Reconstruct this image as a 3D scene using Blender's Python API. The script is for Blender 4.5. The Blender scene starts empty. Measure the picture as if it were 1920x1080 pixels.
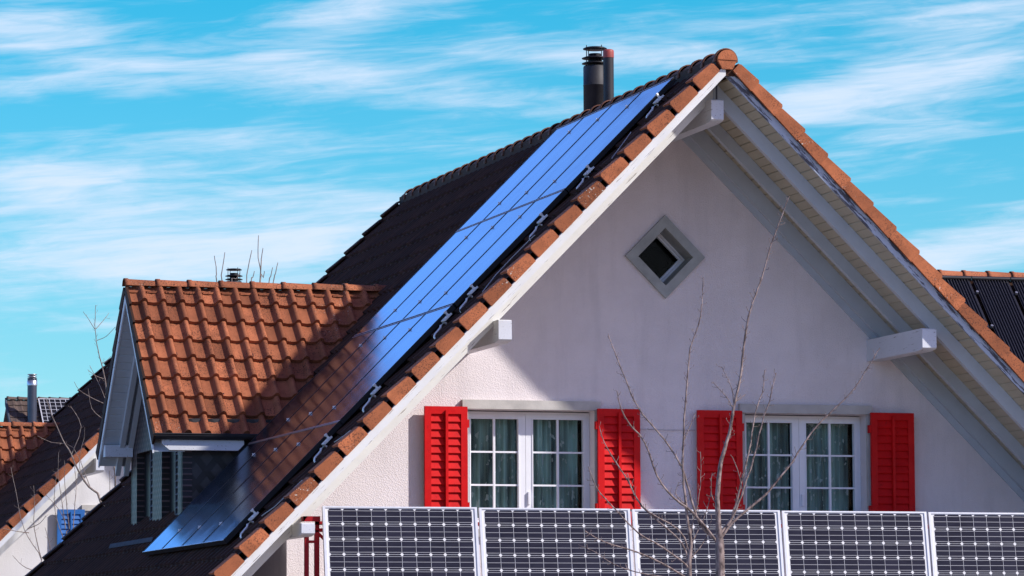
import bpy, math, random
from mathutils import Vector, Matrix
random.seed(7)
S = bpy.context.scene
COL = S.collection
R = math.radians
# ------------------------------------------------------------------ helpers
class MB:
    def __init__(s): s.v=[]; s.f=[]; s.c=[]; s.sm=[]
    def add(s, vs, fs, c=0.5, sm=False):
        n=len(s.v); s.v.extend([tuple(v) for v in vs])
        for f in fs:
            s.f.append(tuple(i+n for i in f)); s.c.append(c); s.sm.append(sm)
    def box(s, x0,x1,y0,y1,z0,z1,c=.5):
        vs=[(x,y,z) for x in (x0,x1) for y in (y0,y1) for z in (z0,z1)]
        s.add(vs,[(0,1,3,2),(4,6,7,5),(0,4,5,1),(2,3,7,6),(0,2,6,4),(1,5,7,3)],c)
    def obb(s, o, a, b, d, c=.5, ch=0):
        # box from corner o along vectors a,b,d ; ch = chamfer of the a/b outline
        o=Vector(o);a=Vector(a);b=Vector(b);d=Vector(d)
        if ch<=0:
            p=[o,o+a,o+a+b,o+b]
        else:
            ca=a.normalized()*ch; cb=b.normalized()*ch
            p=[o+ca,o+a-ca,o+a-ca*.3+cb*.3,o+a+cb,o+a+b-cb,o+a+b-cb*.3-ca*.3,o+a+b-ca,o+b+ca,o+b+ca*.3-cb*.3,o+b-cb,o+cb,o+cb*.3+ca*.3]
        s.prism(p,d,c)
    def prism(s, p, d, c=.5):
        n=len(p); d=Vector(d)
        vs=[Vector(q) for q in p]+[Vector(q)+d for q in p]
        s.add(vs,[tuple(range(n))[::-1],tuple(range(n,2*n))]+[(i,(i+1)%n,n+(i+1)%n,n+i) for i in range(n)],c)
    def tube(s, pts, rad, n=8, c=.5, cap=True):
        pts=[Vector(p) for p in pts]
        if not isinstance(rad,(list,tuple)): rad=[rad]*len(pts)
        vs=[];fs=[]; ref=None
        for i,p in enumerate(pts):
            t=(pts[min(i+1,len(pts)-1)]-pts[max(i-1,0)]).normalized()
            if ref is None: ref=Vector((0,1,0)) if abs(t.y)<.8 else Vector((1,0,0))
            a=t.cross(ref).normalized(); b=a.cross(t).normalized()
            for k in range(n):
                w=2*math.pi*k/n; vs.append(p+(a*math.cos(w)+b*math.sin(w))*rad[i])
        for i in range(len(pts)-1):
            for k in range(n):
                fs.append((i*n+k,i*n+(k+1)%n,(i+1)*n+(k+1)%n,(i+1)*n+k))
        s.add(vs,fs,c,True)
        if cap:
            m=len(pts)*n-n
            s.add([vs[k] for k in range(n)],[tuple(range(n))],c)
            s.add([vs[m+k] for k in range(n)],[tuple(range(n))],c)
    def lathe(s, cx,cy, prof, n=24, c=.5):
        vs=[];fs=[]
        for r,z in prof:
            for k in range(n):
                w=2*math.pi*k/n; vs.append((cx+r*math.cos(w),cy+r*math.sin(w),z))
        for i in range(len(prof)-1):
            for k in range(n): fs.append((i*n+k,i*n+(k+1)%n,(i+1)*n+(k+1)%n,(i+1)*n+k))
        s.add(vs,fs,c,True)
    def build(s, name, mat, parent=None, smooth=None):
        me=bpy.data.meshes.new(name); me.from_pydata(s.v,[],s.f)
        at=me.color_attributes.new('tv','FLOAT_COLOR','CORNER')
        cols=[]
        for f,c in zip(s.f,s.c): cols.extend([c,c,c,1.0]*len(f))
        at.data.foreach_set('color',cols)
        me.polygons.foreach_set('use_smooth',[bool(x) for x in s.sm])
        me.materials.append(mat); me.update()
        o=bpy.data.objects.new(name,me); COL.objects.link(o); o.parent=parent
        return o
def tag(o,label=None,cat=None,group=None,kind=None):
    if label: o['label']=label
    if cat: o['category']=cat
    if group: o['group']=group
    if kind: o['kind']=kind
    return o
def empty(name, loc=(0,0,0), parent=None):
    o=bpy.data.objects.new(name,None); COL.objects.link(o); o.location=loc; o.parent=parent
    o.empty_display_size=.2
    return o
def copy_tree(o, parent=None):
    c=o.copy(); COL.objects.link(c); c.parent=parent
    for k in list(o.children): copy_tree(k,c)
    return c
# ------------------------------------------------------------------ materials
def nt(name):
    m=bpy.data.materials.new(name); m.use_nodes=True
    t=m.node_tree; t.nodes.clear()
    o=t.nodes.new('ShaderNodeOutputMaterial'); b=t.nodes.new('ShaderNodeBsdfPrincipled')
    t.links.new(b.outputs[0],o.inputs[0])
    return m,t,b
def N(t,ty,**k):
    n=t.nodes.new(ty)
    for a,v in k.items(): setattr(n,a,v)
    return n
def noise(t,vec,scale,detail=4,rough=.55,sc=None):
    if sc:
        mp=N(t,'ShaderNodeMapping'); mp.inputs['Scale'].default_value=sc; t.links.new(vec,mp.inputs[0]); vec=mp.outputs[0]
    n=N(t,'ShaderNodeTexNoise'); n.inputs['Scale'].default_value=scale; n.inputs['Detail'].default_value=detail; n.inputs['Roughness'].default_value=rough
    t.links.new(vec,n.inputs['Vector']); return n.outputs['Fac']
def ramp(t,fac,stops):
    r=N(t,'ShaderNodeValToRGB'); e=r.color_ramp.elements
    while len(e)<len(stops): e.new(.5)
    for i,(p,c) in enumerate(stops):
        e[i].position=p; e[i].color=(c if len(c)==4 else (*c,1)) if not isinstance(c,(int,float)) else (c,c,c,1)
    t.links.new(fac,r.inputs[0]); return r.outputs[0]
def mix(t,fac,a,b,mode='MIX'):
    m=N(t,'ShaderNodeMix'); m.data_type='RGBA'; m.blend_type=mode
    for inp,v in ((m.inputs[0],fac),(m.inputs[6],a),(m.inputs[7],b)):
        if hasattr(v,'is_linked') or hasattr(v,'links'): t.links.new(v,inp)
        else: inp.default_value=v if isinstance(v,(int,float)) else (*v,1)
    return m.outputs[2]
def bump(t,b,h,st=.3,dist=.01):
    n=N(t,'ShaderNodeBump'); n.inputs['Strength'].default_value=st; n.inputs['Distance'].default_value=dist
    t.links.new(h,n.inputs['Height']); t.links.new(n.outputs[0],b.inputs['Normal'])
def coord(t): return N(t,'ShaderNodeTexCoord').outputs['Object']
def mat_simple(name,col,rough=.6,metal=0,nz=0.15,scale=6,bmp=0,bs=60,spec=None):
    m,t,b=nt(name); v=coord(t)
    f=noise(t,v,scale)
    lo=tuple(c*(1-nz) for c in col); hi=tuple(min(1,c*(1+nz)) for c in col)
    t.links.new(ramp(t,f,[(.3,lo),(.7,hi)]),b.inputs['Base Color'])
    b.inputs['Roughness'].default_value=rough; b.inputs['Metallic'].default_value=metal
    if spec is not None: b.inputs['Specular IOR Level'].default_value=spec
    if bmp: bump(t,b,noise(t,v,bs),bmp,.004)
    return m
def mat_tile(name,base,dark,lichen=.5,speck=.5):
    m,t,b=nt(name); v=coord(t)
    a=N(t,'ShaderNodeAttribute',attribute_name='tv')
    lo=tuple(c*.55 for c in base); hi=tuple(min(1,c*1.28) for c in base)
    c=ramp(t,a.outputs['Fac'],[(0,lo),(1,hi)])
    c=mix(t,ramp(t,noise(t,v,5,6,.65),[(.40,0.),(.70,.75)]),c,tuple(x*.5 for x in base))
    # small black lichen specks, clustered
    sp=noise(t,v,70,3,.6); cl=noise(t,v,2.2,4,.6)
    mm=N(t,'ShaderNodeMath',operation='MULTIPLY'); t.links.new(ramp(t,sp,[(.53,0.),(.60,1.)]),mm.inputs[0]); t.links.new(ramp(t,cl,[(.40,.10),(.62,1.)]),mm.inputs[1])
    m2=N(t,'ShaderNodeMath',operation='MULTIPLY'); t.links.new(mm.outputs[0],m2.inputs[0]); m2.inputs[1].default_value=speck
    c=mix(t,m2.outputs[0],c,dark)
    # pale lichen dots
    pl=noise(t,v,48,2,.5); pc=noise(t,v,1.1,3,.5)
    m3=N(t,'ShaderNodeMath',operation='MULTIPLY'); t.links.new(ramp(t,pl,[(.66,0.),(.69,1.)]),m3.inputs[0]); t.links.new(ramp(t,pc,[(.60,0.),(.66,lichen)]),m3.inputs[1])
    c=mix(t,m3.outputs[0],c,(.62,.6,.52))
    t.links.new(c,b.inputs['Base Color']); b.inputs['Roughness'].default_value=.8
    b.inputs['Specular IOR Level'].default_value=.25
    bump(t,b,noise(t,v,90,5,.6),.35,.004)
    return m
def mat_stucco(name,col):
    m,t,b=nt(name); v=coord(t)
    big=noise(t,v,.9,5,.6)
    c=ramp(t,big,[(.3,tuple(x*.86 for x in col)),(.7,col)])
    c=mix(t,ramp(t,noise(t,v,3.2,5,.6,(1.6,1,.22)),[(.50,0.),(.75,.35)]),c,tuple(x*.62 for x in col))
    c=mix(t,ramp(t,noise(t,v,.55,6,.7),[(.45,0.),(.7,.35)]),c,tuple(x*.70 for x in col))
    pit=noise(t,v,34,4,.7); cl=noise(t,v,1.6,4,.6)
    mm=N(t,'ShaderNodeMath',operation='MULTIPLY'); t.links.new(ramp(t,pit,[(.66,0.),(.72,1.)]),mm.inputs[0]); t.links.new(ramp(t,cl,[(.5,0.),(.7,.75)]),mm.inputs[1])
    c=mix(t,mm.outputs[0],c,(.22,.2,.19))
    t.links.new(c,b.inputs['Base Color']); b.inputs['Roughness'].default_value=.92
    b.inputs['Specular IOR Level'].default_value=.15
    vo=N(t,'ShaderNodeTexVoronoi'); vo.inputs['Scale'].default_value=75; t.links.new(v,vo.inputs['Vector'])
    h=N(t,'ShaderNodeMath',operation='ADD'); t.links.new(noise(t,v,75,5,.75),h.inputs[0]); t.links.new(vo.outputs['Distance'],h.inputs[1])
    bump(t,b,h.outputs[0],.5,.007)
    return m
def mat_paint(name,col,peel,axis_scale,amount=.66,rough=.55):
    # old gloss paint on timber, peeled along the grain
    m,t,b=nt(name); v=coord(t)
    m0=N(t,'ShaderNodeMapping'); m0.inputs['Rotation'].default_value=(0,axis_scale[0],0); t.links.new(v,m0.inputs[0])
    mp=N(t,'ShaderNodeMapping'); mp.inputs['Scale'].default_value=axis_scale[1]; t.links.new(m0.outputs[0],mp.inputs[0])
    f=noise(t,mp.outputs[0],6,7,.68)
    c=ramp(t,noise(t,v,3,5,.6),[(.3,tuple(x*.88 for x in col)),(.7,col)])
    c=mix(t,ramp(t,f,[(amount,0.),(amount+.05,1.)]),c,peel)
    t.links.new(c,b.inputs['Base Color']); b.inputs['Roughness'].default_value=rough
    bump(t,b,f,.25,.004)
    return m
def mat_scale(name,col,gap,size=.13,axis='YZ'):
    # fish-scale slate cladding: diagonal lattice of joints
    m,t,b=nt(name); v=coord(t)
    sp=N(t,'ShaderNodeSeparateXYZ'); t.links.new(v,sp.inputs[0])
    a=sp.outputs[axis[0]]; z=sp.outputs['Z']
    def lin(sign):
        k=N(t,'ShaderNodeMath',operation='MULTIPLY_ADD'); t.links.new(z,k.inputs[0]); k.inputs[1].default_value=sign*.8; t.links.new(a,k.inputs[2])
        d=N(t,'ShaderNodeMath',operation='DIVIDE'); t.links.new(k.outputs[0],d.inputs[0]); d.inputs[1].default_value=size
        fr=N(t,'ShaderNodeMath',operation='FRACT'); t.links.new(d.outputs[0],fr.inputs[0]); return fr.outputs[0]
    p,q=lin(1),lin(-1)
    mn=N(t,'ShaderNodeMath',operation='MINIMUM'); t.links.new(p,mn.inputs[0]); t.links.new(q,mn.inputs[1])
    j=ramp(t,mn.outputs[0],[(.34,0.),(.44,1.)])
    c=ramp(t,noise(t,v,9),[(.3,tuple(x*.7 for x in col)),(.7,col)])
    t.links.new(mix(t,j,gap,c),b.inputs['Base Color']); b.inputs['Roughness'].default_value=.5
    bump(t,b,mn.outputs[0],.6,.012)
    return m
def mat_glass(name,tint=(.9,.95,.95)):
    m=bpy.data.materials.new(name); m.use_nodes=True; t=m.node_tree; t.nodes.clear()
    o=N(t,'ShaderNodeOutputMaterial'); mx=N(t,'ShaderNodeMixShader'); tr=N(t,'ShaderNodeBsdfTransparent'); gl=N(t,'ShaderNodeBsdfGlossy'); fr=N(t,'ShaderNodeFresnel')
    tr.inputs[0].default_value=(*tint,1); gl.inputs['Roughness'].default_value=.02; fr.inputs[0].default_value=1.16
    t.links.new(fr.outputs[0],mx.inputs[0]); t.links.new(tr.outputs[0],mx.inputs[1]); t.links.new(gl.outputs[0],mx.inputs[2]); t.links.new(mx.outputs[0],o.inputs[0])
    return m
def mat_curtain(name):
    m,t,b=nt(name); v=coord(t)
    c=ramp(t,noise(t,v,5,3,.5,(1,1,.15)),[(.35,(.05,.09,.09)),(.65,(.40,.56,.50))])
    w=noise(t,v,14,2,.4,(1.6,1,.8))
    c=mix(t,ramp(t,w,[(.64,0.),(.66,.8)]),c,(.6,.64,.62))
    t.links.new(c,b.inputs['Base Color']); b.inputs['Roughness'].default_value=.9
    return m
def mat_panelglass(name):
    # dark absorber under glass; reflection colour tinted blue to mute mirrored orange tiles
    m=bpy.data.materials.new(name); m.use_nodes=True; t=m.node_tree; t.nodes.clear(); v=coord(t)
    o=N(t,'ShaderNodeOutputMaterial'); mx=N(t,'ShaderNodeMixShader'); d=N(t,'ShaderNodeBsdfDiffuse'); g=N(t,'ShaderNodeBsdfGlossy'); f=N(t,'ShaderNodeFresnel')
    t.links.new(ramp(t,noise(t,v,1.5,5),[(.3,(.006,.007,.012)),(.7,(.012,.012,.018))]),d.inputs[0])
    t.links.new(ramp(t,noise(t,v,1.6,4,.6,(1,.4,1)),[(.3,(.58,.71,.86)),(.7,(.67,.78,.92))]),g.inputs[0])
    t.links.new(ramp(t,noise(t,v,2.4,3),[(.3,(.11,)*3),(.7,(.16,)*3)]),g.inputs['Roughness'])
    f.inputs[0].default_value=1.6
    t.links.new(f.outputs[0],mx.inputs[0]); t.links.new(d.outputs[0],mx.inputs[1]); t.links.new(g.outputs[0],mx.inputs[2]); t.links.new(mx.outputs[0],o.inputs[0])
    return m
def mat_bark(name,a,b_):
    m,t,b=nt(name); v=coord(t)
    c=ramp(t,noise(t,v,30,5,.6,(1,1,.4)),[(.35,a),(.65,b_)])
    t.links.new(c,b.inputs['Base Color']); b.inputs['Roughness'].default_value=.75
    bump(t,b,noise(t,v,60),.4,.006); return m

M={}
M['tile']=mat_tile('terracotta_tile',(.37,.122,.055),(.016,.009,.008),.6,1.)
M['verge']=mat_tile('verge_terracotta',(.42,.135,.055),(.06,.025,.018),1.,.8)
M['shadetile']=mat_tile('shade_darkened_tile',(.055,.023,.012),(.008,.006,.006),.0,.5)  # terracotta tile with the slope's shade darkened into its base colour
M['ridgetile']=mat_tile('weathered_ridge_tile',(.17,.075,.05),(.02,.014,.012),.6,.9)
M['greytile']=mat_tile('grey_brown_tile',(.12,.085,.07),(.04,.03,.03),1.,.8)
M['stucco']=mat_stucco('pale_pink_stucco',(.83,.76,.765))
M['whitestucco']=mat_stucco('white_stucco',(.80,.79,.80))
M['wood']=mat_paint('white_painted_timber',(.70,.71,.70),(.16,.14,.13),(R(45),(.35,6,6)),.70)
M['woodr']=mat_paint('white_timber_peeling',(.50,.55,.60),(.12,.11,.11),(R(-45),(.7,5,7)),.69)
M['fasr']=mat_paint('shade_toned_peeling_fascia',(.46,.52,.60),(.07,.07,.085),(R(-45),(.5,4,4)),.50)  # bluish base carries the right strip's shade; dark streaks are peeled paint
M['woodl']=mat_paint('peeling_white_fascia',(.74,.74,.71),(.22,.19,.17),(R(45),(.5,7,9)),.60)
M['plank']=mat_paint('cream_soffit_paint',(.46,.42,.31),(.25,.2,.15),(0,(3,.4,3)),.75)
M['purlin']=mat_paint('purlin_paint',(.66,.68,.72),(.16,.15,.14),(0,(7,.5,9)),.61)
M['red']=mat_simple('red_shutter_paint',(.60,.006,.008),.5,0,.08,3,spec=.12)
m,t,b=nt('weathered_red_gloss'); v=coord(t)
c=ramp(t,noise(t,v,4,6,.65),[(.3,(.50,.005,.007)),(.7,(.66,.009,.010))])
c=mix(t,ramp(t,noise(t,v,26,4,.7,(1,1,.35)),[(.58,0.),(.74,.6)]),c,(.22,.006,.006))
t.links.new(c,b.inputs['Base Color']); b.inputs['Specular IOR Level'].default_value=.14
t.links.new(ramp(t,noise(t,v,9),[(.3,(.35,)*3),(.7,(.65,)*3)]),b.inputs['Roughness']); bump(t,b,noise(t,v,50,4,.6),.15,.003)
M['red']=m
M['darkred']=mat_simple('dark_red_rail_paint',(.30,.008,.014),.5,0,.1,3,spec=.2)
M['blue']=mat_simple('blue_shutter_paint',(.02,.13,.42),.45,0,.1,3)
M['frame']=mat_simple('white_window_paint',(.78,.79,.82),.4,0,.04,5)
M['stone']=mat_simple('beige_window_stone',(.47,.45,.42),.85,0,.15,5,.4,70)
M['greystone']=mat_simple('grey_window_stone',(.34,.36,.35),.85,0,.18,6,.4,60)
M['glass']=mat_glass('window_glass')
M['curtain']=mat_curtain('teal_patterned_curtain')
M['inner']=mat_simple('dark_interior',(.010,.010,.013),.9)
M['black']=mat_simple('black_metal',(.016,.016,.018),.45,.3,.2,8)
M['flue']=mat_simple('dark_flue_metal',(.016,.016,.021),.6,.1,.25,5)
M['capred']=mat_simple('brown_red_cap_paint',(.28,.045,.035),.55,0,.25,9)
M['steel']=mat_simple('brushed_steel',(.45,.46,.48),.35,.9,.1,9)
M['alu']=mat_simple('bright_aluminium',(.80,.80,.78),.4,.35,.1,20)
M['blackframe']=mat_simple('black_anodised_frame',(.012,.012,.014),.4,.4,.1,9)
M['pglass']=mat_panelglass('dark_collector_glass')
M['cellframe']=mat_simple('pale_aluminium_frame',(.62,.63,.66),.4,.3,.06,12)
M['backsheet']=mat_simple('white_backsheet',(.70,.70,.70),.35,0,.04,12)
M['busbar']=mat_simple('silver_busbar',(.34,.34,.35),.4,.2,.05,12)
m,t,b=nt('navy_silicon_cells'); v=coord(t)
a=N(t,'ShaderNodeAttribute',attribute_name='tv')
t.links.new(mix(t,ramp(t,noise(t,v,7,4,.6,(1,1,6)),[(.4,0.),(.7,.6)]),ramp(t,a.outputs['Fac'],[(0,(.013,.012,.022)),(1,(.022,.021,.036))]),(.03,.03,.045)),b.inputs['Base Color'])
b.inputs['Roughness'].default_value=.3; b.inputs['Specular IOR Level'].default_value=.12; M['cell']=m
M['slate']=mat_scale('scalloped_slate',(.13,.085,.085),(.006,.006,.008),.11,'YZ')
M['cheek']=mat_scale('dark_slate_cheek',(.045,.043,.045),(.010,.010,.010),.26,'XZ')
M['bark']=mat_bark('reddish_grey_bark',(.055,.034,.03),(.34,.26,.235))
M['barkd']=mat_bark('pale_twig_bark',(.12,.085,.07),(.30,.24,.2))
M['rubber']=mat_simple('black_absorber_rubber',(.014,.014,.017),.32,0,.2,20)
M['cable']=mat_simple('pale_grey_cable',(.45,.45,.45),.5,0,.05,9)
M['flash']=mat_simple('blue_grey_sheet_metal',(.07,.08,.10),.95,0,.2,8,spec=.05)
M['ground']=mat_simple('meadow',(.25,.215,.19),.95,0,.4,.6,.5,3)
M['concrete']=mat_simple('concrete_floor',(.38,.37,.35),.9,0,.1,4)

# ------------------------------------------------------------------ shape builders
SL,SR=1.013,.987           # roof slopes, left and right of the ridge
XR=.08                     # ridge line
YF,YB=-1.95,11.85          # front and back verge
def zl(x,c): return c+SL*(x-XR)
def zr(x,c): return c-SR*(x-XR)
def tile_sheet(mb,O,U,V,Nn,nu,nv,pu,pv,roll=.042,step=.032,rw=.42,res=12):
    O=Vector(O);U=Vector(U).normalized();V=Vector(V).normalized();Nn=Vector(Nn).normalized()
    flip=U.cross(V).dot(Nn)<0
    for j in range(nv):
        for i in range(nu):
            c=min(1,max(0,random.gauss(.5,.24))); dv=random.uniform(-.006,.006); dh=random.uniform(0,.005)
            vs=[]
            for (v,h) in ((0,-.004),(0,step),(1,0)):
                for k in range(res+1):
                    u=k/res
                    if u<1-rw: hh=.004*math.cos(u/(1-rw)*2*math.pi)
                    else: hh=roll*max(0,math.sin((u-(1-rw))/rw*math.pi))**.55
                    vs.append(O+U*((i+u)*pu)+V*((j+v)*pv+(dv if v==0 else 0))+Nn*(hh+h+(dh if v==0 else 0)))
            w=res+1
            for r in (0,1):
                fs=[]
                for k in range(res):
                    q=(r*w+k,r*w+k+1,(r+1)*w+k+1,(r+1)*w+k)
                    fs.append(q[::-1] if flip else q)
                mb.add(vs,fs,c,r==1)
def ridge_caps(mb,P0,P1,pitch,rad=.125,low=.35,ang=100,taper=.82,head=None):
    P0=Vector(P0);P1=Vector(P1);D=(P1-P0);L=D.length;D.normalize()
    up=Vector((0,0,1));side=D.cross(up).normalized()
    n=int(L/pitch)+1
    for i in range(n):
        a=P0+D*(i*pitch);b=P0+D*min((i+1)*pitch+.04,L+.04)
        c=min(1,max(0,random.gauss(.5,.2)));vs=[]
        prof=[(a,1.0,0),(a,1.1,0),(a+D*.05,1.1,0),(a+D*.06,1.0,0),(b,taper,0)]
        m=14
        for (p,s,_) in prof:
            for k in range(m+1):
                w=R(-ang+2*ang*k/m); vs.append(p+side*math.sin(w)*rad*s+up*(math.cos(w)*rad*s))
        fs=[]
        for r in range(len(prof)-1):
            for k in range(m): fs.append((r*(m+1)+k,r*(m+1)+k+1,(r+1)*(m+1)+k+1,(r+1)*(m+1)+k))
        mb.add(vs,fs,c,True)
def wall_strips(mb,xs,segs,y0,y1,axis='x'):
    """segs(xa,xb)-> list of (za0,zb0,za1,zb1) solid quads; extruded from y0 to y1"""
    for xa,xb in zip(xs[:-1],xs[1:]):
        for (a0,b0,a1,b1) in segs(xa,xb):
            if axis=='x': p=[(xa,y0,a0),(xb,y0,b0),(xb,y0,b1),(xa,y0,a1)]; d=(0,y1-y0,0)
            else: p=[(y0,xa,a0),(y0,xb,b0),(y0,xb,b1),(y0,xa,a1)]; d=(y1-y0,0,0)
            p2=[p[0]]
            for q in p[1:]:
                if (Vector(q)-Vector(p2[-1])).length>1e-6 : p2.append(q)
            if len(p2)>=3: mb.prism(p2,d)

# ================================================================== THE MAIN HOUSE
house=empty('house',(0,0,0))
tag(house,'pink stuccoed gabled house with red shutters, roof solar panels and a tiled dormer','house')
# ---- gable wall with openings
W1=(-2.37,-.87,3.93,5.235); W2=(.95,2.45,3.93,5.235); DC=(-.007,7.025,.345)
def rear_walls(house,yb,mat):
    for a,b in ((-4.47,-4.15),(4.31,4.63)):
        mb=MB(); mb.box(a,b,.322,yb,0,4.42); mb.build('side_wall',mat,house)
    mb=MB()
    wall_strips(mb,[-4.14,XR,4.30],lambda a,b:[(0,0,(zl(a,8.9) if a<XR else zr(a,8.9)),(zl(b,8.9) if b<XR+.01 else zr(b,8.9)))],yb-.3,yb-.02)
    mb.build('back_wall',mat,house)
def gable(house):
    mb=MB(); XL,XRr=-4.47,4.63
    def top(x): return (zl(x,8.92) if x<XR else zr(x,8.92))
    xs=sorted({XL,W1[0],W1[1],DC[0]-DC[2],DC[0],XR,DC[0]+DC[2],W2[0],W2[1],XRr})
    def segs(xa,xb):
        xm=(xa+xb)/2
        for W in (W1,W2):
            if W[0]<xm<W[1]: return [(0,0,W[2],W[2]),(W[3],W[3],top(xa),top(xb))]
        if abs(xm-DC[0])<DC[2]:
            h=lambda x: DC[2]-abs(x-DC[0])
            return [(0,0,DC[1]-h(xa),DC[1]-h(xb)),(DC[1]+h(xa),DC[1]+h(xb),top(xa),top(xb))]
        return [(0,0,top(xa),top(xb))]
    wall_strips(mb,xs,segs,0,.32)
    g=mb.build('gable_wall',M['stucco'],house)
    rear_walls(house,11.2,M['stucco'])
    mb=MB(); mb.box(-4.14,4.30,.5,10.85,3.0,3.1); mb.box(-3.3,3.4,1.6,1.7,3.12,5.4); mb.box(-1.2,1.2,1.4,1.5,5.7,7.6)
    mb.build('interior',M['inner'],house)
gable(house)
# ---- roof slopes
cosL=1/math.sqrt(1+SL*SL); cosR=1/math.sqrt(1+SR*SR)
TC=9.045                    # pan level at the ridge line
PV=.27/cosL
NC=24
def slopes(house,nu=57):
    YB=YF+.16+nu*.2398
    out=[]
    mb=MB(); nv=NC
    xe=XR-.10-.27*nv
    tile_sheet(mb,(xe,YF+.16,zl(xe,TC)),(0,1,0),(cosL,0,cosL*SL),(-SL,0,1),nu,nv,.2398,PV)
    # structural slab under the tiles
    x0,x1=xe+.03,XR-.0
    mb.prism([(x0,YF+.077,zl(x0,8.90)),(x1,YF+.077,zl(x1,8.90)),(x1,YF+.077,zl(x1,9.0)),(x0,YF+.077,zl(x0,9.0))],(0,YB-YF-.117,0))
    mb.box(XR-.11,XR+.11,YF+.03,YB-.03,8.86,9.075)
    o=mb.build('roof_slope',M['shadetile'],house); o['label']='tiled left slope, painted shade-dark, carrying the solar panels'; out.append(o)
    mb=MB(); PR=.27/cosR; xe=XR+.10+.27*nv
    tile_sheet(mb,(xe,YF+.16,zr(xe,TC+.05)),(0,1,0),(-cosR,0,cosR*SR),(SR,0,1),nu,nv,.2398,PR)
    x1=xe-.03
    mb.prism([(XR+.003,YF+.077,zr(XR+.003,8.90)),(x1,YF+.077,zr(x1,8.90)),(x1,YF+.077,zr(x1,9.0)),(XR+.003,YF+.077,zr(XR+.003,9.0))],(0,YB-YF-.117,0))
    o=mb.build('roof_slope',M['shadetile'],house); out.append(o)
    return out
rs=slopes(house)
def verge(house,side,yf,yin,parent,mat=None,nt_=NC-1,x_first=.33,gap=.036):
    # L-shaped verge tiles: hanging face and a top flange, each tile cocked up at its lower end
    mb=MB()
    for i in range(-1,nt_):
        if side<0:
            xa=XR-x_first-.27*i; xb=xa-.27+gap      # xa upper, xb lower
            f=zl; cs,sn=cosL,cosL*SL; s=-1
        else:
            xa=XR+x_first+.27*i-.05; xb=xa+.27+.012; f=zr; cs,sn=cosR,cosR*SR; s=1
        if i==-1: xa=XR+s*.07
        c=min(1,max(0,random.gauss(.5,.22)))
        tp=9.15; bt=8.985; lift=.030+random.uniform(-.004,.006)
        j=random.uniform(-.006,.006)
        xa2=xa; xb2=xb
        # vertical-face outline, edges square to the slope
        ch=.022
        def P(x,h): # point at slope position x, height h above flap bottom (perpendicular)
            return Vector((x+s*h*sn*1.0*1,0,f(x,bt)+h*cs))
        w0=.125; w1=.125+lift
        # perpendicular direction to the slope, outward
        n=Vector((s*sn,0,cs)); 
        A=Vector((xa2,0,f(xa2,bt))); B=Vector((xb2,0,f(xb2,bt)))
        d=(B-A).normalized()
        A0=A-n*(.0 if side<0 else -.006); B0=B-n*(0. if side<0 else .004)
        pts=[A0+d*.004,A+n*(w0-ch)+d*.004,A+n*w0+d*ch,B+n*w1-d*ch,B+n*(w1-ch),B0]
        pts=[Vector((p.x,yf+j,p.z)) for p in pts]
        mb.prism(pts,(0,.035,0),c)
        # flange on top of the roof edge
        q=[A+n*(w0-.022),A+n*w0,B+n*w1,B+n*(w1-.022)]
        q=[Vector((p.x,yf+.035+j,p.z)) for p in q]
        mb.prism(q,(0,yin,0),c)
    return mb.build('verge_tiles',mat or M['verge'],parent)
o=verge(house,-1,YF,.20,rs[0]); o['label']='orange terracotta verge tiles along the left rake'
o=verge(house,1,YF,.20,rs[1],gap=0); o['label']='orange terracotta verge tiles along the right rake'
verge(house,-1,YB-.04,-.20,rs[0],M['shadetile']); verge(house,1,YB-.04,-.20,rs[1],M['shadetile'])
# ridge
mb=MB(); ridge_caps(mb,(XR+.01,YF+.03,9.035),(XR+.01,YB,9.035),.42,.125,ang=98)
ridge=mb.build('ridge_tiles',M['ridgetile'],house)
mb=MB()
# terracotta end disc of the ridge
pts=[(XR+.01+.112*math.sin(R(a)),YF-.01,9.035+.112*math.cos(R(a))) for a in range(-95,96,10)]+[(XR+.01+.06,YF-.01,8.93),(XR+.01-.06,YF-.01,8.93)]
mb.prism(pts,(0,.05,0),.8)
mb.tube([(XR-.1,YF-.014,9.035),(XR+.12,YF-.014,9.03)],.004,5,.1)
mb.build('ridge_end_disc',M['verge'],ridge)
# ---- eave timber: fascia strips, soffit planks, rafters
def timber(house):
    for side in (-1,1):
        f=zl if side<0 else zr
        xe=XR+side*6.25; xa=XR+side*.0
        def strip(mb,y0,y1,c0,c1,xs=xa,xe_=xe):
            mb.prism([(xs,y0,f(xs,c0)),(xe_,y0,f(xe_,c0)),(xe_,y0,f(xe_,c1)),(xs,y0,f(xs,c1))],(0,y1-y0,0))
        mb=MB(); d_=.018 if side<0 else .05; strip(mb,YF+d_,YF+.075,8.865,8.99,XR+side*.002); 
        # a narrower peeled batten edge in short lengths
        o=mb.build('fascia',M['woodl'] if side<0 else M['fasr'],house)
        mb=MB(); L=6.1; n=int(L/.082)
        for i in range(n):
            x0=XR+side*(.05+i*.082); x1=x0+side*.0725; dz=random.uniform(-.003,.003)
            c=random.random()
            mb.prism([(x0,YF+.078,f(x0,8.868)+dz),(x1,YF+.078,f(x1,8.868)+dz),(x1,YF+.078,f(x1,8.892)+dz),(x0,YF+.078,f(x0,8.892)+dz)],(0,1.86,0),c)
        mb.build('soffit_boards',M['plank'],house)
        for (y0,y1,cb) in ((-1.50,-1.42,8.665),(-.64,-.57,8.69),(-.10,-.034,8.63),(-.032,-.004,8.53)):
            mb=MB(); xs=XR+side*(.002)
            strip(mb,y0,y1,cb,8.866,xs)
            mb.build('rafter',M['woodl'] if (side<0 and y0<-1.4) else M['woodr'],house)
timber(house)
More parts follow.
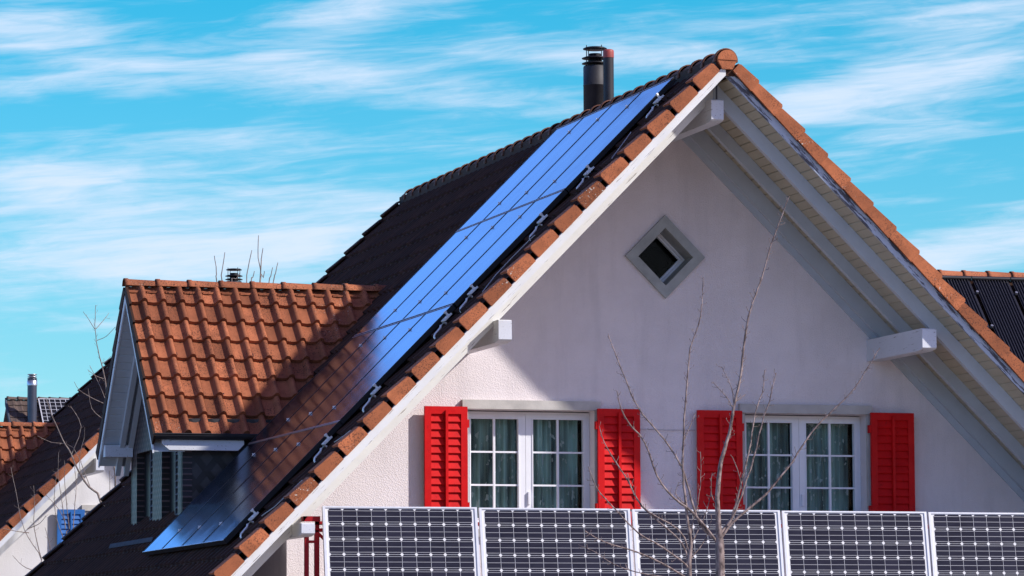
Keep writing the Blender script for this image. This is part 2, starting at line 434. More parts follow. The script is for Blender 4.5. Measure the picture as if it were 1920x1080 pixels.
def purlin(x0,x1,z0,z1,y0=-1.71,y1=-.001,ch=.03,mat=None):
    mb=MB()
    p=[(x0,y0+.16,z0),(x0,y1,z0),(x0,y1,z1),(x0,y0+.02,z1),(x0,y0,z1-.012),(x0,y0,z0+ch),(x0,y0+.03,z0+ch*.5)]
    mb.prism(p,(x1-x0,0,0)); return mb.build('purlin',mat or M['purlin'],house)
purlin(-.018,.127,8.37,8.625); purlin(-2.50,-2.35,5.86,6.105); purlin(2.475,2.645,5.86,6.11)
purlin(-4.765,-4.62,3.724,3.862,-1.95,11); purlin(4.78,4.925,3.724,3.862,-1.95,11)
mb=MB(); mb.box(.03,.045,-1.74,-1.725,8.62,8.78); mb.build('hanger_rod',M['black'],house)
# ---- windows
def window(house,W,first):
    x0,x1,z0,z1=W; Y=.19; cx=(x0+x1)/2-.02
    mb=MB()
    # outer frame
    mb.box(x0,x0+.045,Y,Y+.07,z0,z1-.012); mb.box(x1-.045,x1,Y,Y+.07,z0,z1-.012); mb.box(x0+.045,x1-.045,Y,Y+.07,z1-.05,z1-.012); mb.box(x0+.045,x1-.045,Y,Y+.07,z0,z0+.05)
    win=mb.build('window',M['frame'],house)
    for s in (0,1):
        a,b=(x0+.045,cx+.0) if s==0 else (cx+.004,x1-.045)
        mb=MB(); ya=Y-.022; yb=Y+.045
        l=.05; 
        ga,gb=(a+.035,b-.085) if s==0 else (a+.085,b-.035)
        zb,zt=z0+.08,z1-.095
        mb.box(a,ga,ya,yb,z0+.03,z1-.045); mb.box(gb,b,ya,yb,z0+.03,z1-.045)
        mb.box(ga,gb,ya,yb,zt,z1-.045); mb.box(ga,gb,ya,yb,z0+.03,zb)
        # thin moulding line round the glass
        for q in ((ga-.012,ga,zb-.012,zt+.012),(gb,gb+.012,zb-.012,zt+.012),(ga,gb,zt,zt+.012),(ga,gb,zb-.012,zb)):
            mb.box(q[0],q[1],ya-.008,ya-.001,q[2],q[3])
        gm=(ga+gb)/2
        mb.box(gm-.012,gm+.012,ya+.01,yb-.02,zb,zt)
        for k in (1,2):
            zz=zt-(zt-zb)*k/3
            for (u,v_) in ((ga,gm-.012),(gm+.012,gb)): mb.box(u,v_,ya+.012,yb-.022,zz-.010,zz+.010)
        if s==1: mb.box(a+.02,a+.045,ya-.03,ya-.001,z0+.24,z0+.38)
        sa=mb.build('sash',M['frame'],win)
        mb=MB(); mb.box(ga-.01,gb+.01,yb-.012,yb-.006,zb-.01,zt+.01); mb.build('pane',M['glass'],win)
        # curtain: a wavy hanging sheet
        mb=MB(); n=90; vs=[]; cover=1.0 if s==0 else .93
        for i in range(n+1):
            u=i/n; xx=ga-.04+(gb-ga+.08)*u*cover
            yy=Y+.16+.032*math.sin(u*cover*39+s)+.014*math.sin(u*cover*83)
            vs+= [(xx,yy,z0+.02),(xx,yy,z1-.02)]
        mb.add(vs,[(2*i,2*i+2,2*i+3,2*i+1) for i in range(n)],.5,True)
        mb.build('curtain',M['curtain'],win)
    # lintel and surround standing proud of the wall
    mb=MB(); mb.box(x0-.075,x1+.062,-.055,.03,z1+.002,z1+.105)
    mb.build('lintel',M['stone'],win)
    mb=MB(); mb.box(x1+.001,x1+.055,-.025,.19,z0-.05,z1-.001); mb.box(x0-.055,x0-.001,-.025,.19,z0-.05,z1-.001)
    mb.box(x0-.06,x1+.06,-.07,.2,z0-.14,z0-.052)
    mb.build('window_surround',M['stone'],win)
    return win
window(house,W1,True); window(house,W2,False)
def shutter(house,x0,x1,z0,z1,mat,hinge):
    mb=MB(); ya,yb=-.115,-.075
    st=.075
    mb.box(x0,x0+st,ya,yb,z0,z1); mb.box(x1-st,x1,ya,yb,z0,z1)
    mb.box(x0+st,x1-st,ya,yb,z1-.085,z1); mb.box(x0+st,x1-st,ya,yb,z0,z0+.09)
    xm=(x0+x1)/2
    mb.box(xm-.013,xm+.017,ya-.028,ya+.03,z0+.095,z1-.045)
    n=13; h=(z1-z0-.175)/n
    for k in range(n):
        za=z0+.09+k*h
        for (a,b) in ((x0+st,xm-.013),(xm+.017,x1-st)):
            mb.prism([(a,ya+.004,za+.004),(a,ya+.012,za-.004),(a,yb+.002,za+h*1.02-.006),(a,yb-.008,za+h*1.02)],(b-a,0,0))
    mb.box(x0+st,x1-st,yb+.004,yb+.010,z0+.05,z1-.05)
    s=mb.build('shutter',mat,house)
    for zz in (z1-.19,z0+.2):
        mb=MB()
        if hinge>0: mb.box(x1+.001,x1+.022,ya+.005,yb+.03,zz-.045,zz+.045)
        else: mb.box(x0-.022,x0-.001,ya+.005,yb+.03,zz-.045,zz+.045)
        mb.build('hinge',mat,s)
    return s
shutter(house,-2.905,-2.405,3.93,5.255,M['red'],1); shutter(house,-.86,-.355,3.93,5.255,M['red'],-1)
shutter(house,.34,.885,3.93,5.255,M['red'],1); shutter(house,2.475,3.01,3.93,5.255,M['red'],-1)
# ---- diamond attic window
def diamond(house):
    cx,cz=DC[0],DC[1]
    def ring(mb,ro,ri,y0,y1):
        oc=[(cx,cz+ro),(cx+ro,cz),(cx,cz-ro),(cx-ro,cz)]; ic=[(cx,cz+ri),(cx+ri,cz),(cx,cz-ri),(cx-ri,cz)]
        for k in range(4):
            a,b=oc[k],oc[(k+1)%4]; c,d=ic[(k+1)%4],ic[k]
            mb.prism([(a[0],y0,a[1]),(b[0],y0,b[1]),(c[0],y0,c[1]),(d[0],y0,d[1])],(0,y1-y0,0))
    mb=MB(); ring(mb,.482,.335,-.045,-.001); ring(mb,.343,.335,0,.30)
    w=mb.build('attic_window',M['greystone'],house)
    mb=MB(); ring(mb,.333,.300,.25,.30); 
    mb.build('frame',M['frame'],w)
    mb=MB(); ring(mb,.297,.262,.265,.31); mb.build('sash',M['frame'],w)
    mb=MB(); r=.265; mb.prism([(cx,.285,cz+r),(cx+r,.285,cz),(cx,.285,cz-r),(cx-r,.285,cz)],(0,.006,0)); mb.build('pane',M['glass'],w)
diamond(house)
# ---- flues behind the ridge
def flues(house):
    cx,cy=.49,4.15
    mb=MB(); mb.lathe(cx,cy,[(.150,8.3),(.150,9.62),(.153,9.622),(.153,9.63),(.150,9.632),(.150,9.855),(.144,9.872),(.10,9.874)])
    c=mb.build('chimney_pipe',M['flue'],house)
    mb=MB()
    mb.lathe(cx,cy,[(.08,9.874),(.08,10.03),(.0,10.035)])
    for z in (9.905,9.972): mb.lathe(cx,cy,[(.08,z+.022),(.13,z+.018),(.168,z+.004),(.168,z-.004),(.12,z-.010),(.08,z-.010)],28)
    mb.lathe(cx,cy,[(.0,10.115),(.12,10.112),(.152,10.098),(.152,10.088),(.12,10.080),(0,10.08)],28)
    for a in (20,110,200,290):
        x=cx+.135*math.cos(R(a)); y=cy+.135*math.sin(R(a)); mb.tube([(x,y,9.87),(x,y,10.13)],.006,6)
    mb.build('rain_cap',M['black'],c)
    cx,cy=.555,3.80
    mb=MB(); mb.lathe(cx,cy,[(.066,8.3),(.066,9.93)]); 
    v=mb.build('vent_pipe',M['flue'],house)
    mb=MB(); mb.lathe(cx,cy,[(.069,9.93),(.069,10.0),(.066,10.025),(.05,10.035),(0,10.036)]); mb.build('pipe_cap',M['capred'],v)
flues(house)
# ---- west dormer
def dormer(house):
    YR,ZR_=5.75,7.10; s=1.114; half=1.78; XV,XW=-5.2,-4.80
    c=1/math.sqrt(1+s*s)
    mb=MB()
    # west wall as strips with two openings
    def top(y): return ZR_-.10-abs(y-YR)*s
    ys=[4.12,4.40,5.38,YR,5.96,6.98,7.36]
    def segs(a,b):
        m=(a+b)/2
        if 4.40<m<5.38 or 5.96<m<6.98: return [(5.07,5.07,top(a),top(b))]
        return [(3.6,3.6,top(a),top(b))]
    wall_strips(mb,ys,segs,XW,XW+.12,'y')
    d=mb.build('dormer',M['slate'],house)
    d['label']='tiled dormer with scalloped slate wall'
    mb=MB(); mb.box(XW+.0,-2.6,4.123,4.20,3.7,5.35); mb.box(XW+.0,-2.6,7.28,7.357,3.7,5.35)
    mb.box(-4.45,-4.40,4.2,7.28,3.7,5.4)
    mb.build('cheek_wall',M['cheek'],d)
    for (a,b) in ((4.40,5.38),(5.96,6.98)):
        mb=MB(); mb.box(XW+.10,XW+.14,a+.26,b,3.8,5.066); mb.build('dormer_window',M['blackframe'],d)
        mb=MB(); mb.box(XW+.02,XW+.05,a,a+.03,3.9,5.066); mb.box(XW+.02,XW+.05,a+.24,a+.27,3.9,5.066)
        k=3.95
        while k<5.0:
            mb.prism([(XW+.015,a+.03,k),(XW+.022,a+.03,k-.006),(XW+.075,a+.03,k+.05),(XW+.068,a+.03,k+.056)],(0,.21,0)); k+=.082
        mb.build('louvre_shutter',M['slate2'],d)
    # tiles
    mb=MB()
    Z0=ZR_-.0; pv=.244/(s*c)
    ye=YR-half; ze=Z0-half*s
    tile_sheet(mb,(XV,ye,ze),(1,0,0),(0,c,c*s),(0,-s,1),15,8,.24,half/c/8,.070,.046)
    mb.prism([(XV+.03,ye+.04,ze-.03),(XV+.03,YR,Z0-.07),(XV+.03,YR,Z0-.02),(XV+.03,ye+.04,ze+.01)],(3.3,0,0))
    o=mb.build('dormer_slope',M['tile'],d); o['label']='sunlit orange tiled slope facing the viewer'
    for (hx,hy) in ((-4.76,4.90),(-3.80,4.90),(-4.27,4.44),(-4.77,4.20),(-2.87,4.90)):
        mb=MB(); hz=ZR_-abs(hy-YR)*s; mb.prism([(hx-.035,hy-.03,hz+.0),(hx-.035,hy-.03,hz+.045),(hx-.035,hy+.05,hz+.085),(hx-.035,hy+.05,hz+.04)],(.03,0,0)); mb.prism([(hx-.004,hy-.04,hz-.0),(hx-.004,hy-.04,hz+.03),(hx-.004,hy+.05,hz+.095),(hx-.004,hy+.05,hz+.04)],(.05,0,0),0.)
        mb.build('snow_hook',M['black'],d)
    mb=MB(); ye2=YR+half
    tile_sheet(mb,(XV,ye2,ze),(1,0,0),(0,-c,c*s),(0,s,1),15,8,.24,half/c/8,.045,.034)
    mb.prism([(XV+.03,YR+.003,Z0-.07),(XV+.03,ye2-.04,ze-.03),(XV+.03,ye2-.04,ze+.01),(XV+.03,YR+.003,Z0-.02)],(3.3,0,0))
    mb.build('dormer_slope',M['shadetile'],d)
    # verge flaps on the west edge, dark stepped
    mb=MB()
    for sg in (-1,1):
        for i in range(8):
            t0=i*half/8; t1=(i+1)*half/8+.02
            A=Vector((XV-.012,YR+sg*t0,Z0-t0*s-.075)); B=Vector((XV-.012,YR+sg*t1,Z0-t1*s-.075))
            n=Vector((0,sg*s*c,c))
            mb.prism([A,A+n*.105,B+n*.15,B],(.03,0,0),random.random())
    mb.build('verge_tiles',M['shadetile'],d)
    mb=MB(); ridge_caps(mb,(XV-.02,YR,Z0-.005),(-1.55,YR,Z0-.005),.405,.10,ang=82,taper=.86)
    mb.build('ridge_tiles',M['tile'],d)
    for i in range(15):
        mb=MB(); mb.box(XV+.01+i*.24,XV+.155+i*.24,YR-.125,YR-.09,Z0-.085,Z0-.058,random.random()); mb.build('ridge_filler',M['tile'],d)
    # fascia, soffit, rafters of the west overhang
    def bar(mb,sg,x0,x1,h0,h1,t0=0,t1=half):
        p=[(x0,YR+sg*t0,Z0-t0*s+h0),(x0,YR+sg*t1,Z0-t1*s+h0),(x0,YR+sg*t1,Z0-t1*s+h1),(x0,YR+sg*t0,Z0-t0*s+h1)]
        mb.prism(p,(x1-x0,0,0))
    mb=MB(); bar(mb,1,XV+.0,XV+.02,-.20,-.08,.003); bar(mb,-1,XV+.0,XV+.02,-.20,-.08,.003); mb.build('fascia',M['purlin'],d)
    mb=MB(); n=22
    for sg in (-1,1):
        for i in range(n):
            bar(mb,sg,XV+.022,XW-.002,-.19,-.17,.003+i*half/n,(i+1)*half/n-.008)
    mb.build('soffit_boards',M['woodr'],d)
    for sg in (-1,1):
        for xa in (XV+.22,XW-.07):
            mb=MB(); bar(mb,sg,xa,xa+.065,-.33,-.192,.003,half-(.02 if sg>0 else .36)); mb.build('rafter',M['woodr'],d)
    for yy in (4.05,7.27):
        mb=MB(); mb.prism([(XV+.03,yy-.07,5.04),(XV+.03,yy+.07,5.04),(XV+.03,yy+.07,5.19),(XV+.03,yy-.07,5.19)],(.36,0,0)); mb.build('purlin',M['purlin'],d) if yy>5 else None
    # eave board and gutter on the near side
    mb=MB(); mb.prism([(-5.09,3.93,5.078),(-4.08,3.93,5.078),(-4.08,3.93,5.03),(-4.15,3.93,4.955),(-5.0,3.93,4.955),(-5.09,3.93,5.03)],(0,.12,0)); mb.build('eave_board',M['purlin'],d)
    mb=MB(); g=[]
    for k in range(9):
        a=R(180+180*k/8); g.append((XV-.0,3.90+.062*math.cos(a),5.145+.062*math.sin(a)))
    for k in range(8,-1,-1):
        a=R(180+180*k/8); g.append((XV-.0,3.90+.056*math.cos(a),5.145+.056*math.sin(a)))
    mb.prism(g,(1.75,0,0)); mb.tube([(XV-.01,3.838,5.147),(XV+1.75,3.838,5.147)],.008,6)
    mb.prism([(XV-.004,3.90+.062*math.cos(R(180+180*k/8)),5.145+.062*math.sin(R(180+180*k/8))) for k in range(9)],(.004,0,0))
    mb.build('gutter',M['flue'],d)
    mb=MB(); mb.box(XV-.0,XV+1.0,7.56,7.68,5.08,5.14); mb.build('gutter',M['black'],d)
    # sheet-metal apron at the foot of the west wall
    mb=MB()
    x0=-5.135; x1=-5.118; mb.prism([(x0,4.3,zl(x0,9.165)),(x1,4.3,zl(x1,9.185)),(x1,4.3,zl(x1,9.165)),(x0,4.3,zl(x0,9.145))],(0,2.8,0))
    mb.build('flashing',M['flash'],d)
M['slate2']=mat_simple('grey_louvre_paint',(.05,.055,.07),.6)
dormer(house)
# ---- balcony
def balcony(house):
    mb=MB(); mb.box(-4.55,4.9,-1.62,-.02,2.78,2.96); mb.build('balcony_floor',M['concrete'],house)
    mb=MB()
    mb.box(-4.50,4.9,-1.50,-1.45,3.86,3.90); mb.box(-4.50,4.9,-1.50,-1.45,3.10,3.14)
    for x in [-4.48+1.745*k for k in range(6)]: mb.box(x-.02,x+.02,-1.50,-1.46,2.9,3.92)
    mb.box(-4.66,-4.48,-1.62,-1.58,3.892,3.948)
    mb.prism([(-4.66,-1.62,3.892),(-4.66,-1.62,3.948),(-4.62,-1.62,3.948)],(0,.3,0))
    mb.box(-4.645,-4.60,-1.60,-1.56,2.9,3.80); mb.box(-4.535,-4.49,-1.60,-1.56,2.9,3.80)
    mb.box(-4.60,-4.535,-1.60,-1.57,3.66,3.69); mb.box(-4.60,-4.535,-1.60,-1.57,3.2,3.23)
    mb.box(-4.535,-4.40,-1.60,-1.56,3.78,3.82)
    mb.prism([(-4.49,-1.6,3.78),(-4.49,-1.6,3.74),(-4.36,-1.6,3.62),(-4.36,-1.6,3.66)],(0,.03,0))
    mb.build('balcony_railing',M['darkred'],house)
balcony(house)

# ================================================================== SOLAR PANELS ON THE ROOF
PC=9.24
PX=[-.17,-1.475,-2.785,-4.085,-5.383]; PY=[-.87,.265,1.40,2.535,3.67]
def roof_frame(x,y,c):
    V=Vector((cosL,0,cosL*SL)); U=Vector((0,1,0)); Nn=Vector((-cosL*SL,0,cosL))
    # local x = -U (towards the front verge), y = up slope, z = outward
    X=-U
    m=Matrix((X,V,Nn)).transposed().to_4x4(); m.translation=Vector((x,y,zl(x,c))); return m
pw=1.135-.014; pl=1.305/cosL-.016
root=empty('photovoltaic_module')
mb=MB(); mb.box(-pw/2,pw/2,-pl+.0,0,-.055,-.007); mb.box(-pw/2,-pw/2+.012,-pl,0,-.0068,.003); mb.box(pw/2-.012,pw/2,-pl,0,-.0068,.003); root_frame=mb.build('frame',M['blackframe'],root)
mb=MB(); mb.box(-pw/2+.013,pw/2-.013,-pl+.012,-.012,-.006,-.001); mb.build('glass',M['pglass'],root)
for a in (-.0095,-pl): mb=MB(); mb.box(-pw/2,pw/2,a,a+.009,-.003,.0045); mb.build('edge_trim',M['steel'],root)
rowname=['top','second','third','bottom']; colname=['nearest the gable verge','second from the gable verge','third from the gable verge','farthest from the gable verge']
def place_panel(o,r,c):
    o.matrix_world=roof_frame(PX[r],PY[c]+.5675,PC)
    tag(o,'dark glass roof solar panel in the %s row, %s'%(rowname[r],colname[c]),'solar panel','solar panels on the dark roof slope')
clamp=MB(); clamp.box(pw/2-.006,pw/2+.018,-.03,.03,-.004,.012); clamp.tube([(pw/2+.006,0,.01),(pw/2+.006,0,.024)],.012,8)
cl=clamp
first=True
for r in range(4):
    for c in range(4):
        if first: o=root; first=False
        else:
            o=root.copy(); COL.objects.link(o)
            for k in [k for k in root.children if k.name.split('.')[0]!='clamp']:
                q=k.copy(); COL.objects.link(q); q.parent=o
        place_panel(o,r,c)
        for fy in (-.27,-1.53) if c>0 else ():
            mb=MB(); w=pw/2+.006
            mb.box(w-.016,w+.016,fy*1-.022,fy+.022,.0005,.009); mb.tube([(w,fy,.008),(w,fy,.022)],.008,6)
            mb.build('clamp',M['alu'],o)
# rails under the panels, each ending in a clamp and a bent roof hook beyond the near edge
RX=[-.36,-1.19,-1.74,-2.55,-2.85,-3.66,-4.21,-5.03]
rn=['nearest the ridge','second below the ridge','third below the ridge','fourth below the ridge','fifth below the ridge','sixth below the ridge','seventh below the ridge','lowest of all']
rail=empty('mounting_rail')
mb=MB(); mb.box(-.17,4.40,-.02,.02,.02,.058) ; o0=mb.build('rail',M['blackframe'],rail)
mb=MB()
# ladder-like end clamp
for yy in (-.06,-.015,.03): mb.box(-.285,-.175,yy-.007,yy+.007,.062,.076)
mb.box(-.295,-.283,-.07,.05,.060,.080); mb.box(-.178,-.166,-.07,.05,.060,.080); mb.box(-.236,-.227,-.07,.05,.060,.074)
mb.box(-.17,-.15,.03,.05,.055,.11); mb.tube([(-.16,.04,.105),(-.16,.04,.125)],.02,8)
mb.build('end_clamp',M['alu'],rail)
mb=MB(); mb.tube([(-.20,-.05,.02),(-.20,-.07,.05),(-.20,-.115,.05),(-.21,-.14,.035),(-.22,-.24,.030),(-.225,-.265,.015),(-.235,-.28,-.03)],.013,8)
mb.build('roof_hook',M['alu'],rail)
for i,x in enumerate(RX):
    if i==0: o=rail
    else:
        o=rail.copy(); COL.objects.link(o)
        for k in list(rail.children):
            q=k.copy(); COL.objects.link(q); q.parent=o
    m=roof_frame(x,-.82,9.13); 
    # rail runs along +y: local x must point to +y
    V=Vector((cosL,0,cosL*SL)); U=Vector((0,1,0)); Nn=Vector((-cosL*SL,0,cosL))
    m=Matrix((U,V,Nn)).transposed().to_4x4(); m.translation=Vector((x,-.82,zl(x,9.10)))
    o.matrix_world=m
    tag(o,'mounting rail with bright clamp and bent hook beside the panels, '+rn[i],'mounting rail','mounting rails under the roof panels')
CB=[[(-0.781,-1.156,8.327),(-0.962,-1.359,8.145),(-1.13,-1.529,7.974)],
[(-1.985,-1.4,7.108),(-2.022,-1.35,7.071),(-2.231,-1.327,6.859),(-2.426,-1.361,6.662),(-2.635,-1.553,6.45)],
[(-4.162,-1.7,4.903),(-4.217,-1.621,4.847),(-4.275,-1.424,4.788)],
[(-4.697,-1.7,4.361),(-4.816,-1.65,4.241),(-4.977,-1.594,4.077),(-5.065,-1.363,3.988)]]
cn=['thin pale cable beside the panels just below the ridge','thin pale cable looping along the middle of the panel edge','short thin cable above the lower clamps','thin pale cable leading to the lowest clamp']
for pts,l in zip(CB,cn):
    mb=MB(); mb.tube([(x,y,zl(x,9.16)+.01) for x,y,z in pts],.0055,6); o=mb.build('cable',M['cable'],None); tag(o,l,'cable','cables on the roof edge')

# ================================================================== BALCONY SOLAR PANELS
bp=empty('photovoltaic_module')
W,H=1.725,1.05; cw=.161; ch=.1665
mb=MB()
mb.box(0,.028,-.02,.02,-H,0); mb.box(W-.028,W,-.02,.02,-H,0); mb.box(.028,W-.028,-.02,.02,-.016,0); mb.box(.028,W-.028,-.02,.02,-H,-H+.026)
mb.build('frame',M['cellframe'],bp)
mb=MB(); mb.box(.028,W-.028,-.008,.0,-H+.026,-.016); mb.build('backsheet',M['backsheet'],bp)
mb=MB(); x00=.058; z00=-.024
for r in range(6):
    for c in range(10):
        xa=x00+c*cw+.002; xb=xa+cw-.004; zt=z00-r*ch-.0018; zb=zt-ch+.0036; k=.018
        mb.add([(xa+k,-.0092,zt),(xb-k,-.0092,zt),(xb,-.0092,zt-k),(xb,-.0092,zb+k),(xb-k,-.0092,zb),(xa+k,-.0092,zb),(xa,-.0092,zb+k),(xa,-.0092,zt-k)],[tuple(range(8))],random.random())
mb.build('solar_cells',M['cell'],bp)
mb=MB()
for r in range(6):
    for f in (.14,.5,.86):
        z=z00-(r+f)*ch; mb.box(x00-.002,x00+10*cw+.002,-.0104,-.0096,z-.0024,z+.0024)
mb.build('busbars',M['busbar'],bp)
pn=['leftmost balcony solar panel, at the left end of the railing','second balcony solar panel from the left, under the left-hand window','third balcony solar panel from the left, behind the bare tree trunks','fourth balcony solar panel from the left, below the right-hand window','rightmost balcony solar panel, running out of the right edge']
for i in range(5):
    o=bp if i==0 else copy_tree(bp)
    o.location=(-4.47+1.75*i,-1.66,4.052-.0045*i*1.0); o.rotation_euler=(R(-9.5),0,0)
    tag(o,pn[i],'solar panel','solar panels on the balcony railing')
o=None
mb=MB(); mb.tube([(-.34,-.03,5.035),(0.0,-.03,5.025),(.34,-.03,5.03)],.004,6); o=mb.build('wall_cable',M['cable'],None); tag(o,'thin white cable strung across the wall between the two windows','cable')

# ================================================================== TREES
def twig_spurs(mb,pts,rad,every,length,rnd):
    pts=[Vector(p) for p in pts]; acc=0
    for a,b in zip(pts[:-1],pts[1:]):
        L=(b-a).length; d=(b-a).normalized(); s=0
        while s<L:
            acc+=every*rnd.uniform(.6,1.4); s+=every*rnd.uniform(.6,1.4)
            if s>L: break
            p=a+d*s; w=rnd.uniform(0,2*math.pi)
            side=d.cross(Vector((0,1,0))).normalized()*math.cos(w)+Vector((0,1,0))*math.sin(w)
            q=p+(side*.8+d*rnd.uniform(.3,.9)).normalized()*length*rnd.uniform(.4,1.3)
            q2=q+Vector((rnd.uniform(-.3,.3),0,rnd.uniform(.2,.8)))*length*.35
            mb.tube([p,q,q2],[rad*1.0,rad*.8,rad*1.1],5)
            mb.tube([q2,q2+Vector((0,0,rad*2.2))],[rad*1.5,rad*.5],5)
def smooth(pts,sub=3,jit=.0,rnd=None):
    P=[Vector(p) for p in pts]; out=[]
    for i in range(len(P)-1):
        p0=P[max(i-1,0)];p1=P[i];p2=P[i+1];p3=P[min(i+2,len(P)-1)]
        for k in range(sub):
            t=k/sub
            q=.5*((2*p1)+(-p0+p2)*t+(2*p0-5*p1+4*p2-p3)*t*t+(-p0+3*p1-3*p2+p3)*t**3)
            if jit and (i or k): q=q+Vector((rnd.uniform(-jit,jit),rnd.uniform(-jit,jit),0))
            out.append(q)
    out.append(P[-1]); return out
T={'trunk1': [(-2.886, -10.0, 3.051), (-2.889, -10.0, 3.475), (-2.906, -10.0, 3.742), (-2.894, -10.0, 3.931), (-2.859, -10.0, 4.152), (-2.789, -10.0, 4.374), (-2.737, -10.0, 4.628), (-2.677, -10.0, 4.883), (-2.647, -10.0, 5.137), (-2.594, -10.0, 5.425), (-2.524, -10.0, 5.617), (-2.455, -10.0, 5.81), (-2.385, -10.0, 6.036), (-2.298, -10.0, 6.262), (-2.193, -10.0, 6.516)], 'a1': [(-2.889, -10.0, 3.465), (-2.797, -10.0, 3.586), (-2.712, -10.0, 3.744), (-2.626, -10.0, 4.028), (-2.539, -10.0, 4.314), (-2.485, -10.0, 4.568), (-2.399, -10.0, 4.76), (-2.353, -10.0, 4.968)], 'a2': [(-2.814, -10.0, 3.56), (-2.729, -10.0, 3.712), (-2.66, -10.0, 3.902), (-2.574, -10.0, 4.155), (-2.503, -10.0, 4.457), (-2.434, -10.0, 4.664), (-2.374, -10.0, 4.919)], 'b': [(-2.889, -10.0, 3.434), (-2.764, -10.0, 3.586), (-2.595, -10.0, 3.729), (-2.46, -10.0, 3.84), (-2.324, -10.0, 4.0), (-2.221, -10.0, 4.127), (-2.049, -10.0, 4.383), (-1.877, -10.0, 4.561), (-1.757, -10.0, 4.674), (-1.636, -10.0, 4.804), (-1.514, -10.0, 4.998), (-1.419, -10.0, 5.15)], 'c': [(-2.893, -10.0, 3.412), (-3.064, -10.0, 3.568), (-3.145, -10.0, 3.803), (-3.193, -10.0, 3.992), (-3.274, -10.0, 4.179), (-3.438, -10.0, 4.398), (-3.618, -10.0, 4.616), (-3.748, -10.0, 4.928), (-3.819, -10.0, 5.116), (-3.861, -10.0, 5.257)], 'd': [(-2.899, -10.0, 3.396), (-3.13, -10.0, 3.662), (-3.327, -10.0, 3.802), (-3.491, -10.0, 3.989), (-3.621, -10.0, 4.286), (-3.785, -10.0, 4.456), (-3.866, -10.0, 4.596), (-3.914, -10.0, 4.721)], 'tw1': [(-2.753, -10.0, 4.612), (-2.819, -10.0, 4.716), (-2.935, -10.0, 4.831)], 'tw2': [(-2.74, -10.0, 4.634), (-2.752, -10.0, 4.786), (-2.834, -10.0, 4.975)], 'tw3': [(-2.661, -10.0, 3.839), (-2.693, -10.0, 3.996), (-2.758, -10.0, 4.169)], 'tw4': [(-2.726, -10.0, 4.66), (-2.652, -10.0, 4.709), (-2.625, -10.0, 4.731)], 'tw5': [(-2.906, -10.0, 3.742), (-2.962, -10.0, 3.836), (-2.95, -10.0, 4.025)], 'trunk2': [(-3.175, -10.0, 3.05), (-3.159, -10.0, 3.364), (-3.18, -10.0, 3.583), (-3.211, -10.0, 3.834), (-3.225, -10.0, 4.086), (-3.216, -10.0, 4.369), (-3.186, -10.0, 4.748), (-3.143, -10.0, 5.128), (-3.064, -10.0, 5.352), (-3.029, -10.0, 5.543), (-3.017, -10.0, 5.765)], 'e': [(-3.171, -10.0, 3.176), (-3.232, -10.0, 3.395), (-3.429, -10.0, 3.582), (-3.592, -10.0, 3.737), (-3.69, -10.0, 3.924), (-3.82, -10.0, 4.142), (-3.901, -10.0, 4.298), (-3.933, -10.0, 4.439)], 'f': [(-3.174, -10.0, 3.129), (-3.2, -10.0, 3.207), (-3.43, -10.0, 3.363), (-3.66, -10.0, 3.487), (-3.856, -10.0, 3.673), (-4.019, -10.0, 3.828), (-4.1, -10.0, 3.952), (-4.148, -10.0, 4.061)], 'g': [(-3.165, -10.0, 3.411), (-3.13, -10.0, 3.584), (-3.079, -10.0, 3.772), (-3.043, -10.0, 3.993), (-3.041, -10.0, 4.214)], 'h': [(-3.163, -10.0, 3.317), (-3.264, -10.0, 3.52), (-3.527, -10.0, 3.675), (-3.658, -10.0, 3.831), (-3.706, -10.0, 4.018)], 'i': [(-3.175, -10.0, 3.082), (-3.465, -10.0, 3.237), (-3.727, -10.0, 3.33), (-4.022, -10.0, 3.407), (-4.217, -10.0, 3.499)], 'j': [(-3.159, -10.0, 3.364), (-3.064, -10.0, 3.553), (-2.979, -10.0, 3.742), (-2.945, -10.0, 3.868)], 'k': [(-3.195, -10.0, 3.74), (-3.294, -10.0, 3.834), (-3.26, -10.0, 3.944)], 'l': [(-3.214, -10.0, 4.306), (-3.139, -10.0, 4.465), (-3.098, -10.0, 4.56)], 'm': [(-3.15, -10.0, 3.27), (-3.032, -10.0, 3.411), (-2.948, -10.0, 3.585), (-2.93, -10.0, 3.663)], 'n': [(-3.182, -10.0, 3.082), (-3.564, -10.0, 3.128), (-3.827, -10.0, 3.205), (-4.022, -10.0, 3.329), (-4.153, -10.0, 3.391)]}
rnd=random.Random(3)
def bough(pts,r0,r1,root,mat,depth,spur=.06,slen=.035,name='branch',zs=None):
    # every bough leans towards or away from the viewer as it grows
    n=len(pts); q=[]
    for i,(x,y,z) in enumerate(pts): q.append((x,y+depth*(i/(n-1))**1.3,z))
    q=smooth(q,3,.004,rnd); m=len(q)
    mb=MB(); rad=[r0+(r1-r0)*(i/(m-1))**.7 for i in range(m)]
    if zs:
        rad=[]
        for p in q:
            for (za,ra),(zb,rb) in zip(zs[:-1],zs[1:]):
                if za<=p.z<=zb+1e-6: rad.append(ra+(rb-ra)*(p.z-za)/(zb-za)); break
            else: rad.append(zs[-1][1] if p.z>zs[-1][0] else zs[0][1])
    mb.tube(q,rad,8)
    twig_spurs(mb,q[2:],max(r1*.55,.0022),spur,slen,rnd)
    return mb.build(name,mat,root)
t1=empty('bare_tree',(-2.886,-10,0)); tag(t1,'taller leafless young tree with the thicker trunk in front of the balcony','tree','bare trees in front of the balcony')
t2=empty('bare_tree',(-3.175,-10,0)); tag(t2,'slimmer many-stemmed leafless tree left of the thicker trunk','tree','bare trees in front of the balcony')
def rel(pts,root): 
    l=root.location; return [(x-l.x,y-l.y,z-l.z) for x,y,z in pts]
